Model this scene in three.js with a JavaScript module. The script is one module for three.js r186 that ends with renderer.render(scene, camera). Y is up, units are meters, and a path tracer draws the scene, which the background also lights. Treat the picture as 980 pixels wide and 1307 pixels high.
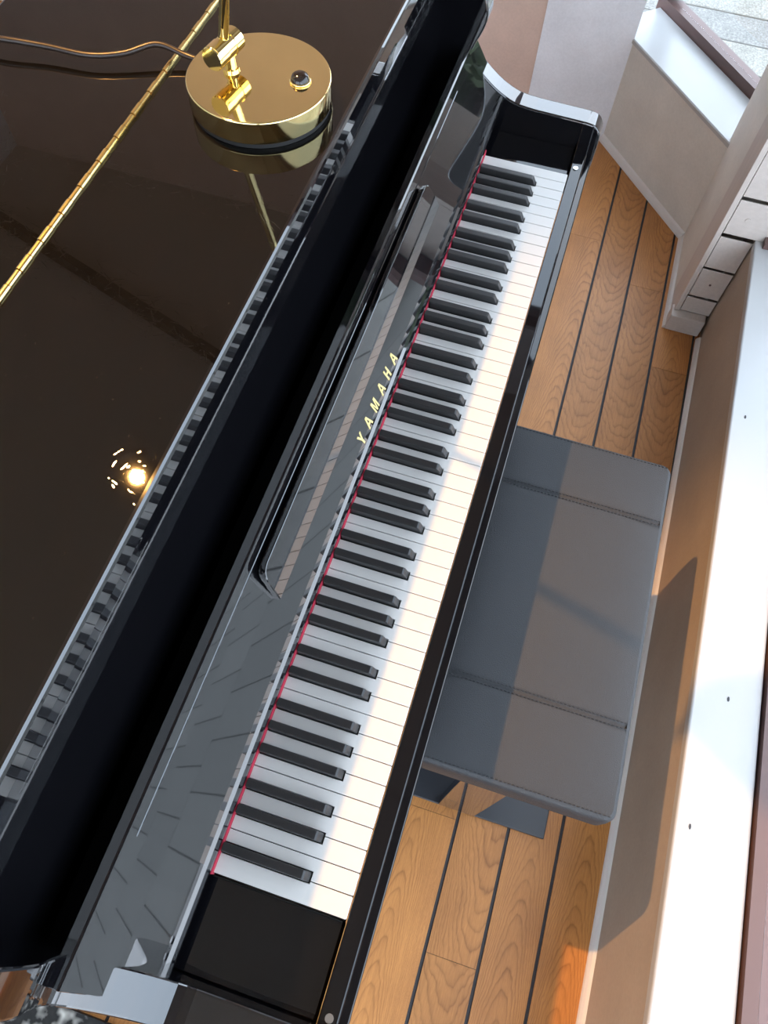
import * as THREE from 'three';
import { RoundedBoxGeometry } from 'three/addons/geometries/RoundedBoxGeometry.js';
import { ImprovedNoise } from 'three/addons/math/ImprovedNoise.js';
import { mergeGeometries } from 'three/addons/utils/BufferGeometryUtils.js';
import { FontLoader } from 'three/addons/loaders/FontLoader.js';
import { TextGeometry } from 'three/addons/geometries/TextGeometry.js';

// ------------------------------------------------------------------ camera, sky, exposure
const scene = new THREE.Scene();
const camera = new THREE.PerspectiveCamera(69.048, 980 / 1307, 0.02, 200);
camera.position.set(-0.5778, 1.6351, 0.003);
camera.up.set(0.847, 0.451, -0.282);
camera.lookAt(-0.5778 + 0.43816, 1.6351 - 0.89215, 0.003 - 0.1099);
const renderer = new THREE.WebGLRenderer({ antialias: true });
renderer.toneMapping = THREE.LinearToneMapping;
renderer.toneMappingExposure = 1.06;
renderer.shadowMap.enabled = true;

let seed = 20240611;
const rnd = () => { seed = (seed * 1664525 + 1013904223) >>> 0; return seed / 4294967296; };
const noise = new ImprovedNoise();
const fbm = (x, y, z, o = 4) => { let s = 0, a = 0.5; for (let i = 0; i < o; i++) { s += a * noise.noise(x, y, z); x *= 2.03; y *= 2.03; z *= 2.03; a *= 0.5; } return s; };

{ // bright hazy summer sky: air and thin cloud only
  const W = 512, H = 256, data = new Float32Array(W * H * 4);
  for (let j = 0; j < H; j++) for (let i = 0; i < W; i++) {
    const el = ((j + 0.5) / H - 0.5) * Math.PI, az = (i + 0.5) / W * Math.PI * 2;
    const d = [Math.cos(el) * Math.cos(az), Math.sin(el), Math.cos(el) * Math.sin(az)];
    const c = Math.min(1, Math.max(0, 0.5 + 1.1 * fbm(d[0] * 2.2 + 5, d[1] * 3 + 2, d[2] * 2.2 + 9, 4)));
    const h = Math.max(0, d[1]);
    const air = [0.80 - 0.20 * h, 0.93 - 0.13 * h, 1.10 - 0.06 * h], cl = [1.0, 1.03, 1.07];
    const o = (j * W + i) * 4;
    for (let k = 0; k < 3; k++) data[o + k] = air[k] * (1 - 0.5 * c) + cl[k] * 0.5 * c;
    data[o + 3] = 1;
  }
  const t = new THREE.DataTexture(data, W, H, THREE.RGBAFormat, THREE.FloatType);
  t.mapping = THREE.EquirectangularReflectionMapping; t.magFilter = THREE.LinearFilter; t.minFilter = THREE.LinearFilter; t.needsUpdate = true;
  scene.background = t; scene.backgroundIntensity = 5.4;
}

// ------------------------------------------------------------------ textures and materials
function tex(w, h, f, { srgb = true, rep = [1, 1] } = {}) {
  const data = new Uint8Array(w * h * 4);
  for (let j = 0; j < h; j++) for (let i = 0; i < w; i++) {
    const c = f(i / w, j / h, i, j), o = (j * w + i) * 4;
    for (let k = 0; k < 3; k++) data[o + k] = Math.max(0, Math.min(255, Math.round(c[k])));
    data[o + 3] = 255;
  }
  const t = new THREE.DataTexture(data, w, h);
  t.magFilter = THREE.LinearFilter; t.minFilter = THREE.LinearMipmapLinearFilter; t.generateMipmaps = true;
  t.wrapS = t.wrapT = THREE.RepeatWrapping; t.repeat.set(rep[0], rep[1]);
  if (srgb) t.colorSpace = THREE.SRGBColorSpace;
  t.needsUpdate = true;
  return t;
}
const std = (color, roughness, extra = {}) => new THREE.MeshStandardMaterial({ color, roughness, ...extra });
const phys = (color, roughness, extra = {}) => new THREE.MeshPhysicalMaterial({ color, roughness, ...extra });
const lin = (r, g, b) => new THREE.Color().setRGB(r, g, b);

// oak boards: cathedral figure plus fine pores, one 1.2 x 0.1 m board each
function oak(k, tone) {
  const w = 1024, h = 192, off = k * 7.3, zc = 0.5 + 0.34 * Math.sin(k * 2.1), way = k % 2 ? 1 : -1, K = [120, 60, 150, 35, 90, 200][k];
  return tex(w, h, (u, v) => {
    const cx = Math.cos(u * 6.2832) * 0.19, sx = Math.sin(u * 6.2832) * 0.19, z = (v - zc) * 0.1;
    const warp = 0.036 * fbm(cx * 7 + off, sx * 7, z * 16, 3) + 0.010 * fbm(cx * 40 + off, sx * 40, z * 90, 2);
    const zz = z + 0.010 * fbm(cx * 5 + off, sx * 5, 9, 2);
    const f = (way * u * 1.2 * 0.9 - K * zz * zz + warp * (1 + 2 * Math.abs(z) / 0.05)) / (1.08 / 30);
    const fr = f - Math.floor(f);
    const ring = Math.exp(-Math.min(fr, (1 - fr) * 2.6) * 7) * (0.55 + 0.9 * Math.abs(fbm(cx * 9, sx * 9, f * 0.37 + off, 2) + 0.35));
    const pore = fbm(cx * 90 + off, sx * 90, z * 1700, 2), streak = fbm(cx * 8 + off, sx * 8, z * 330, 3), big = fbm(cx * 9 + off, sx * 9, z * 14 + 20, 2);
    const s = 1 - 0.23 * ring + 0.12 * streak + 0.16 * pore + 0.14 * big;
    return [183 * tone * (0.18 + 0.82 * s), 124 * tone * (0.02 + 0.98 * s), 67 * tone * (-0.10 + 1.10 * s)];
  });
}
const M = {};
M.oak = [0, 1, 2, 3, 4, 5].map((k) => std(0xffffff, 0.42, { map: oak(k, [1, 0.97, 1.03, 0.95, 1.0, 0.98][k]) }));
M.caulk = std(lin(0.028, 0.028, 0.032), 0.6);
M.subfloor = std(lin(0.46, 0.23, 0.09), 0.5);
const speck = tex(256, 256, (u, v, i, j) => { const n = 235 + 14 * fbm(u * 9, v * 9, 2, 3) + 8 * (rnd() - 0.5); return [n, n, n]; });
M.lacquer = phys(lin(0.0035, 0.0035, 0.0045), 0.03, { ior: 1.54, clearcoat: 1, clearcoatRoughness: 0.015 });
M.lacquerPlain = phys(lin(0.003, 0.003, 0.004), 0.03, { ior: 1.48 });
M.lacquerSoft = phys(lin(0.006, 0.006, 0.007), 0.18, { ior: 1.5 });
{ // lid top: polished black with dust and fine swirl scratches from wiping
  const w = 2048, h = 512, a = new Float32Array(w * h);
  for (let n = 0; n < 5200; n++) {
    const cx = rnd() * w, cy = rnd() * h, r = 30 + 240 * rnd(), t0 = rnd() * 6.28, len = 0.03 + 0.16 * rnd(), deep = 0.08 + 0.92 * rnd() ** 2;
    const steps = Math.ceil(r * len * 1.5);
    for (let s = 0; s < steps; s++) {
      const t = t0 + len * s / steps, x = Math.round(cx + r * Math.cos(t)), y = Math.round(cy + r * Math.sin(t));
      if (x >= 0 && x < w && y >= 0 && y < h) a[y * w + x] = Math.max(a[y * w + x], deep);
    }
  }
  const bump = tex(w, h, (u, v, i, j) => { const g = 255 * (1 - a[j * w + i]); return [g, g, g]; }, { srgb: false });
  const dust = tex(512, 256, (u, v) => { const s = 14 + 5 * fbm(u * 20, v * 12, 4, 4) + (rnd() > 0.9985 ? 45 * rnd() : 0); return [s * 1.05, s * 0.97, s * 0.88]; });
  M.lid = phys(0xffffff, 0.015, { ior: 1.54, map: dust, bumpMap: bump, bumpScale: 0.000018 });
}
M.brass = std(lin(0.95, 0.77, 0.37), 0.07, { metalness: 1 });
M.brassWorn = std(lin(0.78, 0.63, 0.27), 0.24, { metalness: 1 });
M.gold = std(lin(0.72, 0.58, 0.24), 0.35, { metalness: 0.6 });
M.chrome = std(lin(0.7, 0.7, 0.72), 0.12, { metalness: 1 });
M.white = std(lin(0.50, 0.488, 0.468), 0.28);
M.keyWood = std(lin(0.5, 0.33, 0.17), 0.6);
M.blackKey = std(lin(0.012, 0.012, 0.013), 0.32);
M.felt = std(lin(0.33, 0.012, 0.035), 0.95);
M.wall = std(lin(0.44, 0.36, 0.285), 0.6, { map: speck });
M.wallWhite = std(lin(0.88, 0.89, 0.93), 0.65, { map: speck });
M.wallBrown = std(lin(0.70, 0.51, 0.42), 0.65, { map: speck });
M.wallPale = std(lin(0.77, 0.735, 0.665), 0.6, { map: speck });
M.panel = std(lin(0.64, 0.57, 0.52), 0.45, { map: speck });
M.skirt = std(lin(0.66, 0.62, 0.58), 0.4);
M.sill = std(lin(0.41, 0.413, 0.41), 0.30);
M.frame = std(lin(0.11, 0.062, 0.055), 0.4);
M.ceiling = std(lin(0.48, 0.43, 0.365), 0.8);
M.dark = std(lin(0.012, 0.011, 0.012), 0.7);
M.glass = phys(0xffffff, 0.0, { transmission: 1, thickness: 0, ior: 1.45 });
const leatherBump = tex(512, 512, (u, v) => { const g = 128 + 90 * fbm(u * 70, v * 70, 1, 3) + 60 * Math.abs(fbm(u * 110, v * 110, 8, 2)); return [g, g, g]; }, { srgb: false, rep: [3, 3] });
M.leather = phys(lin(0.023, 0.0245, 0.027), 0.50, { bumpMap: leatherBump, bumpScale: 0.0012, ior: 1.42 });
M.thread = std(lin(0.010, 0.011, 0.013), 0.8);
M.steel = phys(lin(0.022, 0.024, 0.028), 0.10, { ior: 1.6, clearcoat: 0.4, clearcoatRoughness: 0.06 });
M.plate = phys(lin(0.024, 0.027, 0.033), 0.34, { ior: 1.6 });
M.cord = phys(lin(0.022, 0.015, 0.012), 0.35);
M.rubber = std(lin(0.008, 0.008, 0.008), 0.6);
const granite = (k) => tex(256, 256, (u, v) => { const s = 118 + 34 * (rnd() - 0.5) + 56 * fbm(u * 34, v * 34, k, 3) + 20 * fbm(u * 5, v * 5, k + 3, 2); return [s * 1.0, s * 0.985, s * 0.94]; });
M.granite = [0, 1, 2].map((k) => std(0xffffff, 0.85, { map: granite(k * 5), color: lin([1, 0.9, 1.08][k], [1, 0.9, 1.06][k], [1, 0.9, 1.0][k]) }));
M.joint = std(lin(0.13, 0.125, 0.11), 0.95);

// ------------------------------------------------------------------ helpers
const names = new Map();
function numbered(n) { const k = names.get(n) || 0; names.set(n, k + 1); return k ? `${n}_${String(k).padStart(3, '0')}` : n; }
function part(name, geo, mat, parent, label) {
  const m = new THREE.Mesh(geo, mat); m.name = name; m.castShadow = m.receiveShadow = true;
  if (label) m.userData.label = label;
  parent.add(m); return m;
}
function thing(name, label, category, [x, y, z] = [0, 0, 0], group) {
  const g = new THREE.Group(); g.name = numbered(name); g.position.set(x, y, z);
  g.userData = { label, category }; if (group) g.userData.group = group;
  scene.add(g); return g;
}
function struct(name, geo, mat, label, category) {
  const m = geo ? new THREE.Mesh(geo, mat) : new THREE.Group(); m.name = name; if (geo) m.castShadow = m.receiveShadow = true;
  m.userData = { kind: 'structure', label, category }; scene.add(m); return m;
}
// box by extents, optionally rounded
function bx(x0, x1, y0, y1, z0, z1, r = 0) {
  const g = r ? new RoundedBoxGeometry(x1 - x0, y1 - y0, z1 - z0, 2, r) : new THREE.BoxGeometry(x1 - x0, y1 - y0, z1 - z0);
  return g.translate((x0 + x1) / 2, (y0 + y1) / 2, (z0 + z1) / 2);
}
// uv in metres from the dominant axis
function metric(g, s = 1) {
  const p = g.attributes.position, n = g.attributes.normal, uv = new Float32Array(p.count * 2);
  for (let i = 0; i < p.count; i++) {
    const ax = Math.abs(n.getX(i)), ay = Math.abs(n.getY(i)), az = Math.abs(n.getZ(i));
    const [a, b] = ay >= ax && ay >= az ? [p.getX(i), p.getZ(i)] : ax >= az ? [p.getZ(i), p.getY(i)] : [p.getX(i), p.getY(i)];
    uv[2 * i] = a * s; uv[2 * i + 1] = b * s;
  }
  g.setAttribute('uv', new THREE.BufferAttribute(uv, 2)); return g;
}
// profile given as [z, y] points, run along x
function alongX(pts, x0, x1, bevel = 0, seg = 2) {
  const s = new THREE.Shape(pts.map(([z, y]) => new THREE.Vector2(-z, y)));
  const g = new THREE.ExtrudeGeometry(s, { depth: x1 - x0 - 2 * bevel, bevelEnabled: bevel > 0, bevelSize: bevel, bevelOffset: -bevel, bevelThickness: bevel, bevelSegments: seg, curveSegments: 8 });
  return g.rotateY(Math.PI / 2).translate(x0 + bevel, 0, 0);
}
// plan outline given as [x, z] points, raised from y0 to y1
function plan(pts, y0, y1, bevel = 0, seg = 1) {
  const s = new THREE.Shape(pts.map(([x, z]) => new THREE.Vector2(x, -z)));
  const g = new THREE.ExtrudeGeometry(s, { depth: y1 - y0 - 2 * bevel, bevelEnabled: bevel > 0, bevelSize: bevel, bevelOffset: -bevel, bevelThickness: bevel, bevelSegments: seg });
  return g.rotateX(-Math.PI / 2).translate(0, y0 + bevel, 0);
}
const smooth = (pts, n = 40) => new THREE.SplineCurve(pts.map(([a, b]) => new THREE.Vector2(a, b))).getPoints(n).map((p) => [p.x, p.y]);
function tube(pts, r, seg = 60, rad = 10) { return new THREE.TubeGeometry(new THREE.CatmullRomCurve3(pts.map((p) => new THREE.Vector3(...p))), seg, r, rad); }
function rod(a, b, r0, r1 = r0, n = 24) {
  const A = new THREE.Vector3(...a), B = new THREE.Vector3(...b), d = B.clone().sub(A);
  const g = new THREE.CylinderGeometry(r1, r0, d.length(), n);
  return g.applyQuaternion(new THREE.Quaternion().setFromUnitVectors(new THREE.Vector3(0, 1, 0), d.clone().normalize())).translate(...A.add(B).multiplyScalar(0.5).toArray());
}

// ------------------------------------------------------------------ the room
const XR = 1.785, CZ = 2.9;
const A = [1.413, 0.388], B = [1.785, 0.072];          // angled wall, on the floor
{
  const f = struct('floor', plan([[-2.8, -2.4], [XR + 0.1, -2.4], [XR + 0.1, 0.02], [1.48, 0.50], [-2.8, 0.50]], -0.10, -0.004), M.caulk, 'oak boat-deck floor with black caulk lines between the boards', 'floor');
  const rows = [];
  for (let k = -24; k < 5; k++) rows.push(k);
  const joints = { 0: [-1.62, -0.40, 1.32], 1: [-1.4, -0.642, 0.52], 2: [-1.9, -0.9, 0.28, 1.172], 3: [-1.5, -0.28, 0.89], 4: [-1.7, -0.75, 0.45] };
  const pitch = 0.1043, z00 = 0.052;
  for (const k of rows) {
    const z0 = z00 + pitch * k + 0.0035, z1 = Math.min(z00 + pitch * (k + 1) - 0.0035, 0.487);
    if (z1 - z0 < 0.01) continue;
    const zc = (z0 + z1) / 2;
    let xEnd = XR + 0.03;
    if (zc > 0.03) xEnd = k === 3 ? 1.46 : A[0] + (B[0] - A[0]) * (A[1] - zc) / (A[1] - B[1]) + 0.07;
    let js = joints[k] || [-1.9 + ((k * 0.377) % 1 + 1) % 1 * 0.8, -0.7 + ((k * 0.61) % 1 + 1) % 1 * 0.7, 0.6 + ((k * 0.29) % 1 + 1) % 1 * 0.6];
    if (k < -1) js = k < -6 ? [-0.9 + ((k * 0.377) % 1 + 1) % 1 * 0.8, 0.6] : js;
    const xs = [-2.8, ...js.filter((x) => x < xEnd - 0.1), xEnd];
    for (let i = 0; i + 1 < xs.length; i++) {
      const g = bx(xs[i] + 0.0004, xs[i + 1] - 0.0004, -0.012, 0, z0, z1);
      const p = g.attributes.position, uv = g.attributes.uv, o = rnd();
      for (let q = 0; q < p.count; q++) uv.setXY(q, p.getX(q) / 1.2 + o, (p.getZ(q) - z0) / 0.1);
      part('plank', g, M.oak[Math.floor(rnd() * 6) % 6], f);
    }
  }
}
// front wall below the long window
const WZ = (x) => 0.4655 + 0.021 * Math.max(0, (x + 0.7) / 1.76);          // room face of the low wall, very slightly splayed
struct('wall_front', metric(plan([[-2.8, WZ(-2.8)], [-0.7, WZ(-0.7)], [1.17, WZ(1.06)], [1.17, 0.584], [-2.8, 0.584]], 0, 0.312)), M.wall, 'low warm beige wall under the long white window sill', 'wall');
{
  const g = struct('trim_1', plan([[-2.8, WZ(-2.8) - 0.004], [-0.7, WZ(-0.7) - 0.004], [1.0615, WZ(1.055) - 0.004], [1.0615, 0.588], [-2.8, 0.588]], 0.313, 0.335, 0.004, 3), M.sill, 'long white window sill on the low beige wall behind the bench', 'window sill');
  for (const [x, z] of [[0.52, 0.505], [-0.10, 0.53], [-0.33, 0.49]]) part('scuff_mark', new THREE.CylinderGeometry(0.003, 0.003, 0.0008, 8).scale(1.6, 1, 0.7).translate(x, 0.3354, z), M.caulk, g, 'small dark scuff');
}
{
  const q = [[0, 0], [-0.012, 0], [-0.011, 0.006], [-0.006, 0.013], [0, 0.016]];
  const g1 = alongX(q, -2.1, 0.005).translate(-0.7, 0, WZ(-0.7)), g2 = alongX(q, 0, 1.725).rotateY(-Math.atan2(0.021, 1.76)).translate(-0.7, 0, WZ(-0.7));
  struct('baseboard_front', mergeGeometries([g1, g2]), M.skirt, 'thin pale quarter-round strip at the foot of the beige wall', 'baseboard');
}
// long window: brown frame and pane
{
  const w = struct('window_1', null, null, 'long fixed window with brown frame above the white sill', 'window');
  part('window_frame', mergeGeometries([bx(-2.8, 1.06, 0.29, 0.343, 0.592, 0.640), bx(-2.8, 1.06, 1.95, 2.02, 0.592, 0.640), bx(1.0, 1.06, 0.343, 1.95, 0.592, 0.640), bx(-2.8, -2.74, 0.343, 1.95, 0.592, 0.640)]), M.frame, w, 'dark brown frame');
  part('pane', bx(-2.74, 1.0, 0.343, 1.95, 0.615, 0.616), M.glass, w, 'clear glass');
}
struct('trim_2', bx(-2.8, 1.06, -0.20, 0.289, 0.585, 0.66), M.frame, 'brown outside ledge under the long window', 'ledge');
struct('wall_front_lintel', bx(-2.8, 1.06, 2.02, CZ, 0.467, 0.60), M.wall, 'beige lintel above the long window', 'wall');
// pier between the windows: body, end cover panels, plinth
{
  const p = struct('wall_pier', null, null, 'beige pier with cover panels standing at the end of the low wall', 'pier');
  part('pier_body', metric(bx(1.17, 1.43, 0, CZ, 0.388, 0.64)), M.wallPale, p);
  part('cover_rail', bx(1.060, 1.172, 0.0, CZ, 0.388, 0.402, 0.002), M.panel, p);
  const ys = [[0.06, 0.112], [0.1200, 0.213], [0.2210, 0.320], [0.334, 0.432], [0.441, 0.60], [0.606, 0.9], [0.906, CZ]];
  ys.forEach(([a, b], i) => {
    const c = part('cover_panel', bx(i === 3 ? 1.060 : 1.062, i === 3 ? 1.0635 : 1.0655, a, b, 0.4035, i < 3 ? 0.4825 : 0.588, 0.001), M.panel, p);
    if (i === 1 || i === 3) part('fixing_pin', rod([1.0635, (a + b) / 2, 0.442], [i === 3 ? 1.058 : 1.061, (a + b) / 2, 0.442], i === 3 ? 0.006 : 0.003, undefined, 14), i === 3 ? M.panel : M.frame, c);
  });
  part('return_board', bx(1.066, 1.172, 0.336, CZ, 0.588, 0.64), M.wallPale, p);
  part('plinth', bx(1.036, 1.080, 0.0, 0.058, 0.382, 0.478, 0.004), M.panel, p);
  part('quarter_round', alongX([[0.388, 0], [0.376, 0], [0.377, 0.006], [0.382, 0.013], [0.388, 0.016]], 1.04, 1.412), M.skirt, p);
  part('bracket', bx(1.035, 1.062, 0.335, 0.352, 0.500, 0.53, 0.002), M.frame, p, 'small dark bracket on the sill');
}
// angled wall with its own sill and window
{
  const dx = B[0] - A[0], dz = B[1] - A[1], L = Math.hypot(dx, dz), ang = Math.atan2(-dz, dx);
  const place = (g) => g.rotateY(ang).translate(A[0], 0, A[1]);     // local x along the wall, local +z outwards
  struct('wall_angled', place(metric(bx(0, L, 0, 0.318, 0, 0.15))), M.wallPale, 'low beige wall set at an angle between pier and white wall', 'wall');
  struct('baseboard_angled', place(alongX([[0, 0], [-0.012, 0], [-0.011, 0.008], [-0.006, 0.018], [0, 0.022]], 0.0, L)), M.skirt, 'pale quarter-round strip along the angled wall', 'baseboard');
  struct('trim_3', place(alongX([[-0.003, 0.317], [-0.003, 0.327], [0, 0.330], [0.150, 0.337], [0.152, 0.317]], -0.01, L + 0.10)), M.sill, 'short white window sill on the angled wall', 'window sill');
  const w = struct('window_2', null, null, 'narrow window with brown frame above the angled wall', 'window');
  part('window_frame', place(mergeGeometries([bx(0.0, L + 0.12, 0.32, 0.366, 0.152, 0.195), bx(0, L, 2.35, 2.42, 0.15, 0.20), bx(0, 0.04, 0.38, 2.35, 0.152, 0.20), bx(L + 0.06, L + 0.12, 0.38, 2.35, 0.152, 0.20)])), M.frame, w, 'dark brown frame');
  part('pane', place(bx(0.04, L + 0.06, 0.366, 2.35, 0.172, 0.173)), M.glass, w, 'clear glass');
  struct('wall_angled_lintel', place(bx(0, L, 2.42, CZ, 0, 0.15)), M.wall, 'beige lintel above the angled window', 'wall');
}
// white wall and brown wall beyond the treble end of the piano
struct('wall_right', metric(plan([[XR, 0.072], [XR + 0.12, 0.055], [XR + 0.12, -0.2], [XR, -0.2]], 0, 1.30)), M.wallWhite, 'plain white wall beyond the treble end of the piano', 'wall');
struct('wall_right_brown', metric(bx(XR + 0.002, XR + 0.12, 0, CZ, -2.4, -0.2)), M.wallBrown, 'pinkish brown wall beside the white wall', 'wall');
{
  const w = struct('window_3', null, null, 'upper window in brown frame above the white wall', 'window');
  part('window_frame', mergeGeometries([bx(XR + 0.02, XR + 0.08, 1.30, 1.35, -0.2, 0.08), bx(XR + 0.02, XR + 0.08, 2.35, 2.42, -0.2, 0.08)]), M.frame, w);
  part('pane', bx(XR + 0.05, XR + 0.051, 1.35, 2.35, -0.2, 0.08), M.glass, w);
}
struct('wall_right_lintel', bx(XR, XR + 0.12, 2.42, CZ, -0.2, 0.1), M.wallWhite, 'white lintel above the upper window', 'wall');
struct('wall_left', mergeGeometries([bx(-2.92, -2.8, 0, 0.3, -2.4, 0.584), bx(-2.92, -2.8, 2.5, CZ, -2.4, 0.584), bx(-2.92, -2.8, 0.3, 2.5, -2.4, -2.2), bx(-2.92, -2.8, 0.3, 2.5, 0.5, 0.584)]), M.wall, 'beige wall with a large window past the bass end of the piano', 'wall');
{
  const w = struct('window_4', null, null, 'large window in the wall past the bass end of the piano', 'window');
  part('window_frame', mergeGeometries([bx(-2.88, -2.83, 0.3, 0.36, -2.2, 0.5), bx(-2.88, -2.83, 2.44, 2.5, -2.2, 0.5), bx(-2.88, -2.83, 0.36, 2.44, -0.88, -0.82)]), M.frame, w, 'dark brown frame');
  part('pane', bx(-2.856, -2.855, 0.36, 2.44, -2.2, 0.5), M.glass, w, 'clear glass');
}
struct('wall_back', bx(-2.92, XR + 0.12, 0, CZ, -2.52, -2.4), M.wallWhite, 'white wall behind the piano', 'wall');
struct('ceiling', plan([[-2.92, -2.52], [XR + 0.12, -2.52], [XR + 0.12, 0.13], [1.5, 0.62], [-2.92, 0.62]], CZ, CZ + 0.1), M.ceiling, 'brown ceiling over the piano', 'ceiling');
struct('trim_4', bx(-0.016, 0.016, -0.03, 0.03, -0.66, 0.66).rotateY(-0.32).translate(1.14, 2.866, -1.63), M.dark, 'dark rail fixed under the brown ceiling', 'ceiling rail');

// outside pavement of granite pavers
{
  const y = -0.16;
  const g = struct('pavement', bx(-6, 9, y - 0.2, y - 0.012, 0.66, 12), M.joint, 'granite block pavement outside the windows', 'pavement');
  part('pavement_bed', bx(1.95, 9, y - 0.2, y - 0.012, -4, 0.66), M.joint, g);
  const near = [], far = [];
  const lay = (W, D, gap, z0, rows, keep) => {
    const geo = metric(new RoundedBoxGeometry(W - gap, 0.05, D - gap, 1, 0.005), 3);
    for (let r = 0; r < rows; r++) for (let x = -6 + (r % 2 ? W / 2 : 0); x < 9; x += W) {
      const z = z0 + (r + 0.5) * D, seen = (x > 2.1 && x < 4.3 && z > -0.5 && z < 1.4) || (x > -1.2 && x < 1.1 && z > 0.6 && z < 1.1);
      if (keep(x, z)) (seen ? near : far).push([x, z, geo]);
    }
  };
  lay(0.20, 0.44, 0.008, -3.74, 10, (x, z) => x > 2.1);                       // small setts beside the building
  lay(0.20, 0.44, 0.008, 0.66, 2, () => true);
  lay(0.42, 1.3, 0.012, 1.54, 9, () => true);                                 // long slabs further out
  for (const [x, z, geo] of near.slice(0, 300)) { const m = part('paver', geo, M.granite[Math.floor(rnd() * 3)], g); m.position.set(x, y - 0.025 + 0.002 * (rnd() - 0.5), z); }
  far.push(...near.slice(300));
  const put = [], tint = lin(1, 1, 1);
  for (const geo of new Set(far.map((f) => f[2]))) {
    const list = far.filter((f) => f[2] === geo), inst = new THREE.InstancedMesh(geo, M.granite[0], list.length), mm = new THREE.Matrix4();
    list.forEach(([x, z], i) => { inst.setMatrixAt(i, mm.makeTranslation(x, y - 0.025 + 0.002 * (rnd() - 0.5), z)); const s = 0.88 + 0.24 * rnd(); inst.setColorAt(i, tint.setRGB(s, s, s)); });
    inst.name = 'far_pavers'; inst.userData = { kind: 'stuff' }; inst.castShadow = inst.receiveShadow = true; g.add(inst);
  }
}

// bushes across the pavement, mirrored in the fall board
{
  const bark = std(lin(0.06, 0.045, 0.032), 0.9), leafM = [lin(0.030, 0.055, 0.018), lin(0.045, 0.075, 0.024)].map((c) => std(c, 0.6, { side: THREE.DoubleSide }));
  const leaf = new THREE.CircleGeometry(0.11, 5).scale(1, 0.6, 1);
  const bush = (label, x, z, hgt, r) => {
    const t = thing('bush', label, 'bush', [x, -0.16, z], 'bushes across the pavement');
    part('trunk', tube([[0, 0, 0], [0.04, hgt * 0.3, 0.02], [-0.03, hgt * 0.6, 0.03], [0.02, hgt * 0.85, 0]], 0.11, 20, 8), bark, t);
    const crown = [];
    for (let i = 0; i < 9; i++) {
      const g = new THREE.IcosahedronGeometry(r * (0.42 + 0.2 * rnd()), 3), p = g.attributes.position, a = rnd() * 6.28, cy = hgt * (0.25 + 0.55 * i / 8), rr = r * 0.55 * rnd(), ox = rr * Math.cos(a), oz = rr * Math.sin(a);
      for (let k = 0; k < p.count; k++) { const q = 1 + 0.35 * fbm(p.getX(k) * 2 + i * 9, p.getY(k) * 2, p.getZ(k) * 2, 3); p.setXYZ(k, p.getX(k) * q + ox, p.getY(k) * q + cy, p.getZ(k) * q + oz); }
      g.computeVertexNormals(); crown.push(g);
    }
    const cm = part('crown', mergeGeometries(crown), leafM[0], t);
    const P = crown.map((g) => g.attributes.position), n = 900, inst = new THREE.InstancedMesh(leaf, leafM[1], n), m = new THREE.Matrix4(), q = new THREE.Quaternion(), e = new THREE.Euler(), one = new THREE.Vector3(1, 1, 1);
    for (let i = 0; i < n; i++) { const pp = P[Math.floor(rnd() * P.length)], k = Math.floor(rnd() * pp.count); inst.setMatrixAt(i, m.compose(new THREE.Vector3(pp.getX(k), pp.getY(k), pp.getZ(k)), q.setFromEuler(e.set(rnd() * 6, rnd() * 6, rnd() * 6)), one)); }
    inst.name = 'leaves'; inst.userData = { kind: 'stuff' }; inst.castShadow = inst.receiveShadow = true; cm.add(inst);
  };
  bush('low round dark green bush across the pavement', 6.3, 2.9, 1.5, 1.0);
  bush('wide dark green bush at the far edge of the pavement', 7.9, 4.9, 1.9, 1.2);
  bush('tall narrow dark green bush across the pavement', 5.0, 5.1, 2.0, 0.9);
  bush('dense dark green bush past the treble end of the building', 8.0, 0.8, 1.8, 1.1);
}

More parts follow.
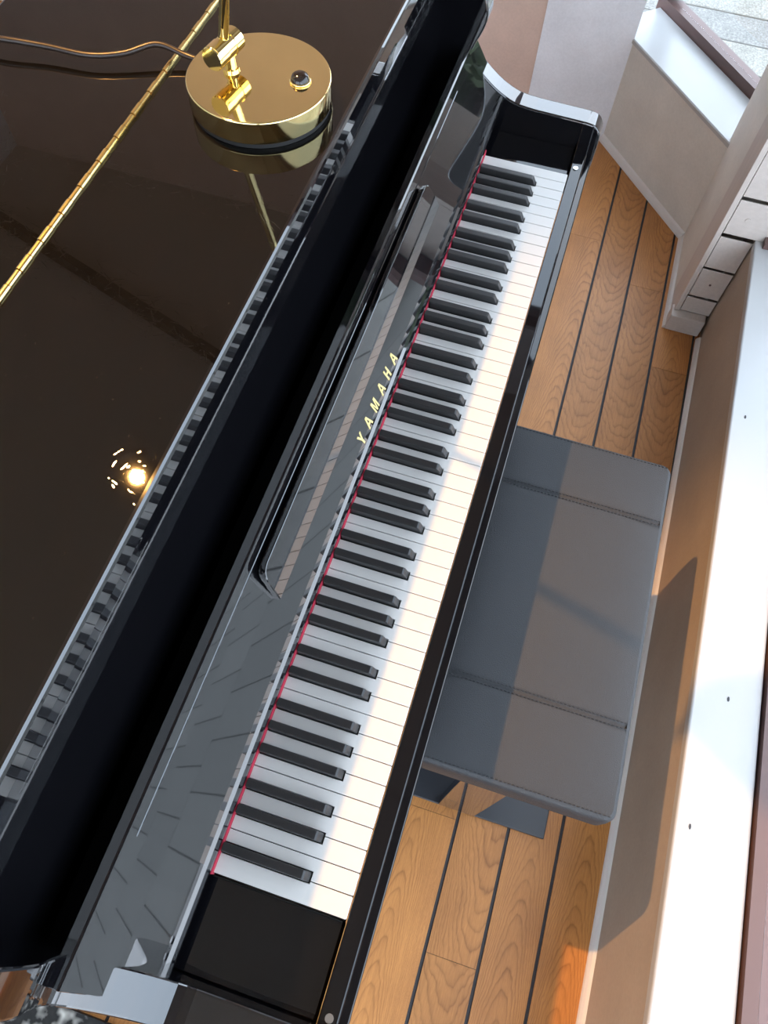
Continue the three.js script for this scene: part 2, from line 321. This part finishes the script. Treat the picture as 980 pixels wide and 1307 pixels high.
// ------------------------------------------------------------------ the piano
const LID = 1.123;
const piano = thing('upright_piano', 'glossy black upright piano with open keyboard and gold lettering', 'piano');
{
  // sides with arms
  const arm = (ear) => [[-0.62, 0.05], [-0.62, 1.097], [-0.252, 1.097], [-0.248, 1.092], [-0.246, 1.05],
    ...smooth([[-0.236, 1.0], [-0.214 - ear * 0.6, 0.955], [-0.200 - ear, 0.918], [-0.203 - ear, 0.89], [-0.216 - ear * 0.5, 0.858], [-0.219, 0.840], [-0.204, 0.823], [-0.180, 0.803], [-0.155, 0.787], [-0.125, 0.775], [-0.09, 0.771]], 36),
    ...smooth([[0.006, 0.769], [0.022, 0.766], [0.032, 0.756], [0.036, 0.740], [0.036, 0.70]], 20),
    [0.034, 0.64], [0.02, 0.615], [-0.18, 0.60], [-0.24, 0.56], [-0.24, 0.05]];
  for (const s of [-1, 1]) part('side_panel', alongX(arm(s > 0 ? 0 : 0.026), s > 0 ? 0.708 : -0.748, s > 0 ? 0.748 : -0.708, 0.003, 3), M.lacquer, piano);
  // lid in two leaves with a long brass hinge
  const lidUV = (g) => { const p = g.attributes.position, uv = g.attributes.uv; for (let i = 0; i < p.count; i++) uv.setXY(i, p.getX(i) / 0.8, p.getZ(i) / 0.2); return g; };
  const lf = part('lid_front', lidUV(alongX([[-0.443, 1.098], [-0.443, LID], [-0.2420, LID], [-0.2420, 1.098]], -0.756, 0.756)), M.lid, piano);
  part('lid_edge', alongX([[-0.2420, 1.098], [-0.2420, LID], [-0.2395, LID], [-0.2375, 1.1215], [-0.2365, 1.1185], [-0.2365, 1.1015], [-0.239, 1.098]], -0.756, 0.756), M.lacquer, piano, 'polished front edge of the lid');
  part('lid_back', lidUV(alongX([[-0.676, 1.098], [-0.676, LID - 0.001], [-0.673, LID], [-0.4475, LID], [-0.4475, 1.098]], -0.756, 0.756, 0.0012, 2)), M.lid, piano);
  const hinge = part('hinge', bx(-0.755, 0.755, 1.10, LID + 0.0005, -0.4475, -0.443), M.brassWorn, piano, 'long brass piano hinge across the lid');
  const kn = new THREE.CylinderGeometry(0.0034, 0.0034, 0.0178, 10).rotateZ(Math.PI / 2);
  for (let i = 0; i < 79; i++) { const k = part('knuckle', kn, M.brassWorn, hinge); k.position.set(-0.741 + i * 0.019, LID + 0.0012 + 0.0002 * (i % 2), -0.4453); k.rotation.x = i % 2 ? 0.3 : 0; k.scale.set(1, i % 2 ? 1.1 : 0.96, i % 2 ? 1.1 : 0.96); }
  // body
  part('upper_panel', bx(-0.708, 0.708, 0.80, 1.098, -0.30, -0.278), M.lacquer, piano);
  part('panel_rail', bx(-0.708, 0.708, 1.062, 1.098, -0.278, -0.262, 0.003), M.lacquer, piano);
  part('lower_panel', bx(-0.708, 0.708, 0.10, 0.62, -0.27, -0.25), M.lacquer, piano);
  part('back_board', bx(-0.708, 0.708, 0.05, 1.097, -0.62, -0.60), M.lacquerSoft, piano);
  part('bottom_board', bx(-0.748, 0.748, 0.02, 0.10, -0.62, -0.235, 0.004), M.lacquer, piano);
  part('keybed', bx(-0.708, 0.708, 0.635, 0.705, -0.30, 0.0), M.lacquerSoft, piano);
  for (const [x, z] of [[-0.66, -0.58], [0.66, -0.58], [-0.66, -0.28], [0.66, -0.28]]) part('caster', new THREE.CylinderGeometry(0.02, 0.02, 0.03, 16).rotateZ(Math.PI / 2).translate(x, 0.02, z), M.chrome, piano);
  // key slip with rounded nose
  part('key_slip', alongX([[0.0015, 0.65], [0.0015, 0.7252], [0.0025, 0.7262], [0.0195, 0.7262], ...smooth([[0.0205, 0.7260], [0.0220, 0.7252], [0.0228, 0.7235]], 5), [0.0230, 0.7015], [0.0320, 0.7005], [0.0332, 0.6995], [0.0338, 0.698], [0.034, 0.64], [0.028, 0.636]], -0.7075, 0.7075), M.lacquerPlain, piano);
  part('slip_screw', new THREE.CylinderGeometry(0.0045, 0.0045, 0.003, 20).translate(-0.699, 0.7265, 0.012), M.chrome, piano, 'round metal screw cap');
  part('slip_screw', new THREE.CylinderGeometry(0.0045, 0.0045, 0.003, 20).translate(0.640, 0.7265, 0.010), M.chrome, piano, 'round metal screw cap');
  // key blocks
  for (const s of [-1, 1]) {
    part('key_block', alongX([[-0.20, 0.69], [-0.20, 0.717], [-0.003, 0.717], [0.0008, 0.714], [0.0008, 0.69]], s > 0 ? 0.6135 : -0.7075, s > 0 ? 0.7075 : -0.6135, 0.0015, 2), M.lacquerPlain, piano);
  }
  part('felt_strip', bx(-0.613, 0.613, 0.725, 0.7425, -0.1585, -0.1515, 0.001), M.felt, piano, 'thin red felt strip behind the keys');

  // keys
  const P = 0.0235, X0 = -0.611, g2 = 0.00045;
  const seq = ['A', 'B', 'C', 'D', 'E', 'F', 'G'];
  const off = { C: -0.0026, D: 0.0026, F: -0.0036, G: 0, A: 0.0036 };            // sharps to the right of these
  const hw = 0.0062, zf = 0, zn = -0.0488, zb = -0.154;
  const cache = {};
  const isSharp = (i) => i >= 0 && i < 51 && off[seq[i % 7]] !== undefined;
  for (let i = 0; i < 52; i++) {
    const L = isSharp(i - 1) ? P * 0 + off[seq[(i - 1) % 7]] + hw : null, R = isSharp(i) ? P + off[seq[i % 7]] - hw : null;
    const key = `${L}|${R}`;
    if (!cache[key]) {
      const l = g2, r = P - g2, tl = L === null ? l : L, tr = R === null ? r : R;
      const c = 0.0010;
      const pts = [[l, zf - c], [l + c, zf], [r - c, zf], [r, zf - c]];
      if (R !== null) pts.push([r, zn], [tr, zn]);
      pts.push([tr, zb], [tl, zb]);
      if (L !== null) pts.push([tl, zn], [l, zn]);
      cache[key] = plan(pts, 0.712, 0.733, 0.0005, 1);
    }
    const k = part('white_key', cache[key], M.white, piano); k.position.x = X0 + i * P;
  }
  const bk = alongX([[-0.1505, 0.722], [-0.0500, 0.722], [-0.0503, 0.7342], [-0.0560, 0.7447], [-0.0585, 0.7456], [-0.1505, 0.7456]], -0.0051, 0.0051, 0.0011, 2);
  for (let i = 0; i < 51; i++) if (isSharp(i)) { const k = part('black_key', bk, M.blackKey, piano); k.position.x = X0 + (i + 1) * P + off[seq[i % 7]]; }
}
// fall board: leans back, lettering on its face
const TILT = THREE.MathUtils.degToRad(33.5);
{
  const s = Math.sin(TILT), c = Math.cos(TILT), z0 = -0.1595, y0 = 0.762, L = 0.1135, t = 0.016;
  const at = (u, w) => [z0 - s * u + c * w, y0 + c * u + s * w];          // u up the face, w out of it
  const prof = [at(-0.004, -t), [z0 - 0.004, y0 - 0.016], [z0 + 0.004, y0 - 0.0165], [z0 + 0.0072, y0 - 0.014], [z0 + 0.0066, y0 - 0.0095], [z0 + 0.0040, y0 - 0.0042], at(0, 0), at(L - 0.0015, 0), at(L + 0.001, -0.0015), at(L + 0.001, -t)];
  const fb = part('fallboard', alongX(prof, -0.734, 0.744, 0.0006, 1), M.lacquer, piano);
  const groove = part('groove', alongX([at(L - 0.014, 0.0002), at(L - 0.013, 0.0006), at(L - 0.012, 0.0002)], -0.60, 0.60), M.lacquer, fb);
  const font = await new FontLoader().loadAsync('fonts/droid/droid_sans_bold.typeface.json');
  const word = 'YAMAHA', xs = [-0.0570, -0.0275, 0.0020, 0.0320, 0.0600, 0.0890];
  const cacheL = {};
  [...word].forEach((ch, i) => {
    if (!cacheL[ch]) {
      const g = new TextGeometry(ch, { font, size: 0.0175, depth: 0.0004, curveSegments: 4, bevelEnabled: false });
      g.computeBoundingBox(); const b = g.boundingBox;
      g.translate(-(b.min.x + b.max.x) / 2, -b.min.y, 0).scale(ch === 'M' ? 0.82 : 0.92, 1, 1).rotateX(-TILT);
      cacheL[ch] = g;
    }
    const [z, y] = at(0.0035, 0.0001);
    const m = part('letter', cacheL[ch], M.gold, fb, 'gold letter ' + ch); m.position.set(xs[i], y, z);
  });
  // music desk: slim board standing off the fall board
  const a2 = THREE.MathUtils.degToRad(25.5), s2 = Math.sin(a2), c2 = Math.cos(a2), H = 0.049, th = 0.010;
  const sh = new THREE.Shape(); const xa = -0.3190, xb = 0.3740, rr = 0.016;
  sh.moveTo(xa, 0); sh.lineTo(xb, 0); sh.lineTo(xb - 0.004, H - rr); sh.quadraticCurveTo(xb - 0.007, H, xb - 0.007 - rr, H); sh.lineTo(xa + 0.010 + rr, H); sh.quadraticCurveTo(xa + 0.009, H, xa + 0.006, H - rr); sh.closePath();
  const dg = new THREE.ExtrudeGeometry(sh, { depth: th - 0.003, bevelEnabled: true, bevelSize: 0.0012, bevelOffset: -0.0012, bevelThickness: 0.0015, bevelSegments: 2, curveSegments: 8 }).translate(0, 0, -(th - 0.0015));
  const desk = part('music_desk', dg, M.lacquer, piano, 'slim folding black music desk on the fallboard');
  desk.rotation.x = -a2; desk.position.set(0, 0.807, -0.1790);
  for (const x of [-0.2, 0.27]) part('desk_hinge', bx(x - 0.02, x + 0.02, -0.004, 0.008, -0.021, -0.008), M.lacquer, desk);
}

// ------------------------------------------------------------------ desk lamp on the lid
{
  const bx0 = 0.096, bz0 = -0.329;
  const lamp = thing('desk_lamp', 'polished brass desk lamp with round base standing on the piano lid', 'lamp', [bx0, LID + 0.0004, bz0]);
  part('base_pad', new THREE.CylinderGeometry(0.0725, 0.0725, 0.006, 72).translate(0, 0.003, 0), M.rubber, lamp, 'black rubber pad');
  const R = 0.0745;
  const prof = [[0, 0.005], [R - 0.001, 0.005], [R, 0.0062], [R, 0.0275], [R - 0.0004, 0.0287], [R - 0.0014, 0.0292], [0, 0.0295]].map(([r, y]) => new THREE.Vector2(r, y));
  part('base', new THREE.LatheGeometry(prof, 96), M.brass, lamp);
  const top = 0.0294;
  const sw = [0.102 - bx0, -0.286 - bz0];
  const sg = part('switch', new THREE.LatheGeometry([[0, 0.009], [0.005, 0.0085], [0.0082, 0.0062], [0.0095, 0.003], [0.0097, 0]].map(([r, y]) => new THREE.Vector2(r, y)).reverse(), 32).translate(sw[0], top, sw[1]), M.rubber, lamp, 'black push switch');
  sg.material = phys(lin(0.012, 0.011, 0.012), 0.12);
  part('switch_ring', new THREE.TorusGeometry(0.0100, 0.0012, 10, 40).rotateX(Math.PI / 2).translate(sw[0], top + 0.001, sw[1]), M.brass, sg);
  // pivot: fork foot, horizontal knuckle, stem
  const cx = 0.090 - bx0, cz = -0.360 - bz0, cy = 0.0545;
  part('pivot_foot', mergeGeometries([rod([cx + 0.004, top - 0.001, cz + 0.002], [cx + 0.004, cy, cz + 0.002], 0.0062, 0.005, 24), rod([cx + 0.004, top - 0.001, cz + 0.002], [cx + 0.004, top + 0.004, cz + 0.002], 0.009, 0.0085, 24)]), M.brass, lamp);
  const ax = [0.984, 0, 0.178], e = (k) => [cx + ax[0] * k, cy, cz + ax[2] * k];
  const pv = part('pivot', mergeGeometries([rod(e(-0.021), e(-0.007), 0.0118, 0.0118, 32), rod(e(-0.007), e(0.007), 0.0110, 0.0110, 32), rod(e(0.007), e(0.019), 0.0118, 0.0118, 32)]), M.brass, lamp);
  part('pivot_cap', rod(e(-0.0225), e(-0.0208), 0.0108, 0.0115, 32), M.brass, pv);
  const st = [cx, cy + 0.006, cz], sl = 0.42;
  part('stem', rod(st, [st[0] + 0.0, st[1] + sl, st[2] + 0.2 * sl], 0.0052, 0.0052, 20), M.brass, lamp);
  const hd = [st[0], st[1] + sl + 0.01, st[2] + 0.2 * sl];
  part('shade', new THREE.LatheGeometry([[0.014, 0.075], [0.022, 0.072], [0.045, 0.01], [0.055, -0.03], [0.0535, -0.03], [0.043, 0.010], [0.020, 0.070]].map(([r, y]) => new THREE.Vector2(r, y)), 40).rotateZ(0.5).translate(hd[0] + 0.02, hd[1], hd[2]), M.brass, lamp);
  // flex, lying in shallow waves over the lid
  const h = (x, y, z) => [x, LID + y, z];
  const flex = new THREE.Mesh(tube([h(0.124, 0.0085, -0.396), h(0.128, 0.010, -0.428), h(0.127, 0.016, -0.46), h(0.106, 0.012, -0.49), h(0.092, 0.011, -0.522), h(0.088, 0.012, -0.577), h(0.080, 0.013, -0.631), h(0.076, 0.008, -0.66), h(0.072, 0.006, -0.675)], 0.0031, 140, 10), M.cord);
  flex.name = 'flex'; flex.castShadow = flex.receiveShadow = true; flex.position.set(-bx0, -LID, -bz0); flex.userData = { label: 'dark brown power cord' }; lamp.add(flex);
}

// ------------------------------------------------------------------ bench
{
  const cx = -0.079, cz = 0.176, y1 = 0.500, y0 = 0.422, hx = 0.3135, hz = 0.153;
  const b = thing('piano_bench', 'black leather padded bench with stitched seams in front of the keyboard', 'bench', [cx, 0, cz]);
  // cushion: rounded slab with shallow valleys at the two seams
  const g = new RoundedBoxGeometry(2 * hx, y1 - y0, 2 * hz, 5, 0.016);
  const dense = (() => { // superellipse slab built as a fine grid for the soft top
    const nx = 150, nz = 60, pos = [], uv = [], idx = [];
    const seams = [0.108 - cx, -0.250 - cx];
    const rc = 0.012;
    for (let j = 0; j <= nz; j++) for (let i = 0; i <= nx; i++) {
      const u = -1 + 2 * i / nx, v = -1 + 2 * j / nz;
      let x = u * (hx - 0.008), z = v * (hz - 0.008);
      // round the plan corners
      const qx = Math.abs(x) - (hx - 0.008 - rc), qz = Math.abs(z) - (hz - 0.008 - rc);
      if (qx > 0 && qz > 0) { const l = Math.hypot(qx, qz), m = Math.max(qx, qz); const k = m / l; x = Math.sign(x) * (hx - 0.008 - rc + qx * k); z = Math.sign(z) * (hz - 0.008 - rc + qz * k); }
      let y = 0.004 * (1 - Math.pow(Math.abs(u), 6)) * (1 - Math.pow(Math.abs(v), 6));
      for (const s of seams) { const d = Math.abs(x - s); y -= 0.0028 * Math.exp(-((d / 0.0022) ** 2)); y -= 0.0012 * Math.exp(-((d / 0.009) ** 2)); }
      const edge = Math.min(1 - Math.abs(u), (1 - Math.abs(v)) * 0.5);
      y += 0.0006 * fbm(x * 14, z * 14, 2, 2);
      pos.push(x, y1 - 0.004 + y, z); uv.push(x / 0.3, z / 0.3);
      if (i < nx && j < nz) { const a = j * (nx + 1) + i; idx.push(a, a + nx + 1, a + 1, a + 1, a + nx + 1, a + nx + 2); }
    }
    const t = new THREE.BufferGeometry(); t.setAttribute('position', new THREE.Float32BufferAttribute(pos, 3)); t.setAttribute('uv', new THREE.Float32BufferAttribute(uv, 2)); t.setIndex(idx); t.computeVertexNormals();
    return t;
  })();
  // side wall: swept rounded rectangle from the top border down to the base
  const outline = (off, rc) => { const X = hx - 0.008 + off, Z = hz - 0.008 + off, r = rc + off, o = []; for (const [sx, sz, a0] of [[1, 1, 0], [-1, 1, 1], [-1, -1, 2], [1, -1, 3]]) for (let k = 0; k <= 8; k++) { const a = (a0 + k / 8) * Math.PI / 2; o.push([sx * (X - r) + r * Math.cos(a), sz * (Z - r) + r * Math.sin(a)]); } return o; };
  const rings = [[0, y1 - 0.004], [0.0035, y1 - 0.0055], [0.006, y1 - 0.009], [0.0078, y1 - 0.016], [0.0085, y1 - 0.03], [0.0082, y0 + 0.02], [0.006, y0 + 0.008], [0.001, y0], [-0.06, y0]];
  const pos = [], idx = [], uv = []; let n = 0;
  rings.forEach(([o, y], r) => { const ol = outline(Math.max(o, -0.0115), 0.012); n = ol.length; ol.forEach(([x, z], k) => { const s = o < -0.03 ? 0.5 : 1; pos.push(x * s, y, z * s); uv.push((x + z) / 0.3, y / 0.3); }); });
  for (let r = 0; r + 1 < rings.length; r++) for (let k = 0; k < n; k++) { const a = r * n + k, c = r * n + (k + 1) % n; idx.push(a, c, a + n, c, c + n, a + n); }
  const side = new THREE.BufferGeometry(); side.setAttribute('position', new THREE.Float32BufferAttribute(pos, 3)); side.setAttribute('uv', new THREE.Float32BufferAttribute(uv, 2)); side.setIndex(idx); side.computeVertexNormals();
  const cushion = part('cushion', mergeGeometries([dense, side]), M.leather, b, 'black grained leather cushion');
  // stitches: two rows beside each seam, one row along each end
  const stG = new THREE.CapsuleGeometry(0.0009, 0.0024, 2, 6), dir = new THREE.Quaternion().setFromUnitVectors(new THREE.Vector3(0, 1, 0), new THREE.Vector3(0, 0, 1));
  const mk = [];
  for (const s of [0.108 - cx, -0.250 - cx]) for (const o of [-0.0042, 0.0042]) for (let z = -hz + 0.01; z < hz - 0.01; z += 0.0062) mk.push([s + o, z, y1 - 0.0006]);
  for (const s of [-hx + 0.009, hx - 0.009]) for (let z = -hz + 0.012; z < hz - 0.012; z += 0.0064) mk.push([s, z, y1 - 0.0036]);
  const inst = new THREE.InstancedMesh(stG, M.thread, mk.length);
  mk.forEach(([x, z, y], i) => inst.setMatrixAt(i, new THREE.Matrix4().compose(new THREE.Vector3(x, y, z), dir, new THREE.Vector3(1, 1, 1))));
  inst.name = 'stitching'; inst.userData = { kind: 'stuff', label: 'dark thread stitches' }; cushion.add(inst);
  part('seat_frame', bx(-hx + 0.05, hx - 0.05, 0.392, y0 + 0.002, -hz + 0.04, hz - 0.04), M.steel, b);
  for (const s of [-1, 1]) {
    part('foot_plate', bx(s * (hx - 0.010) - 0.05 - s * 0.05, s * (hx - 0.010) + 0.05 - s * 0.05, 0.0, 0.010, -0.155, 0.155, 0.002), M.plate, b, 'flat black steel foot plate');
    part('leg', bx(s * (hx - 0.018) - 0.009 , s * (hx - 0.018) + 0.009, 0.010, 0.424, -0.066, 0.010, 0.001), M.steel, b);
  }
}

// ------------------------------------------------------------------ rug beside the bass end
{
  const nx = 60, nz = 60, g = new THREE.PlaneGeometry(1.1, 1.3, nx, nz).rotateX(-Math.PI / 2), p = g.attributes.position, col = [];
  for (let i = 0; i < p.count; i++) { p.setY(i, 0.016 + 0.006 * fbm(p.getX(i) * 60, 1, p.getZ(i) * 60, 3)); }
  g.computeVertexNormals();
  const rugTex = tex(512, 512, (u, v) => { const n = fbm(u * 60, v * 60, 3, 2), s = n > 0.03 ? 60 + 300 * n : 26 + 30 * Math.abs(n); return [s * 1.02, s, s * 0.95]; });
  const r = thing('rug', 'black and white flecked rug on the floor past the bass end', 'rug', [-1.47, 0, -0.62]);
  part('pile', g, std(0xffffff, 0.95, { map: rugTex }), r);
  part('backing', bx(-0.55, 0.55, 0.0005, 0.012, -0.65, 0.65), M.dark, r);
}

// ------------------------------------------------------------------ warm ceiling spotlight behind the piano
{
  const S = new THREE.Vector3(0.36, 2.80, -1.09), T = new THREE.Vector3(-0.42, 0.5, 0.24);
  const d = T.clone().sub(S).normalize();
  const L = thing('ceiling_spotlight', 'round warm halogen spotlight hanging from the brown ceiling', 'spotlight', [S.x, S.y, S.z]);
  const q = new THREE.Quaternion().setFromUnitVectors(new THREE.Vector3(0, -1, 0), d);
  part('housing', new THREE.LatheGeometry([[0.0, 0.085], [0.022, 0.085], [0.034, 0.06], [0.032, 0.0], [0.026, 0.0], [0.025, 0.055], [0.0, 0.06]].map(([r, y]) => new THREE.Vector2(r, y)), 32).applyQuaternion(q), M.dark, L);
  part('bulb', new THREE.CylinderGeometry(0.020, 0.020, 0.010, 32).translate(0, -0.001, 0).applyQuaternion(q), std(lin(0.8, 0.7, 0.5), 0.5, { emissive: lin(1, 0.78, 0.45), emissiveIntensity: 90 }), L, 'glowing lamp face');
  part('mount', rod([0, 0.05, 0], [0, 0.1, 0], 0.008), M.dark, L);
  const sp = new THREE.SpotLight(lin(1, 0.50, 0.14), 30, 8, THREE.MathUtils.degToRad(21), 0.55, 2);
  sp.position.copy(d).multiplyScalar(0.012); sp.target.position.copy(d).multiplyScalar(3); sp.castShadow = true; sp.shadow.radius = 1.0; sp.shadow.mapSize.set(2048, 2048); sp.name = 'spotlight_beam';
  L.add(sp, sp.target);
}
renderer.render(scene, camera);
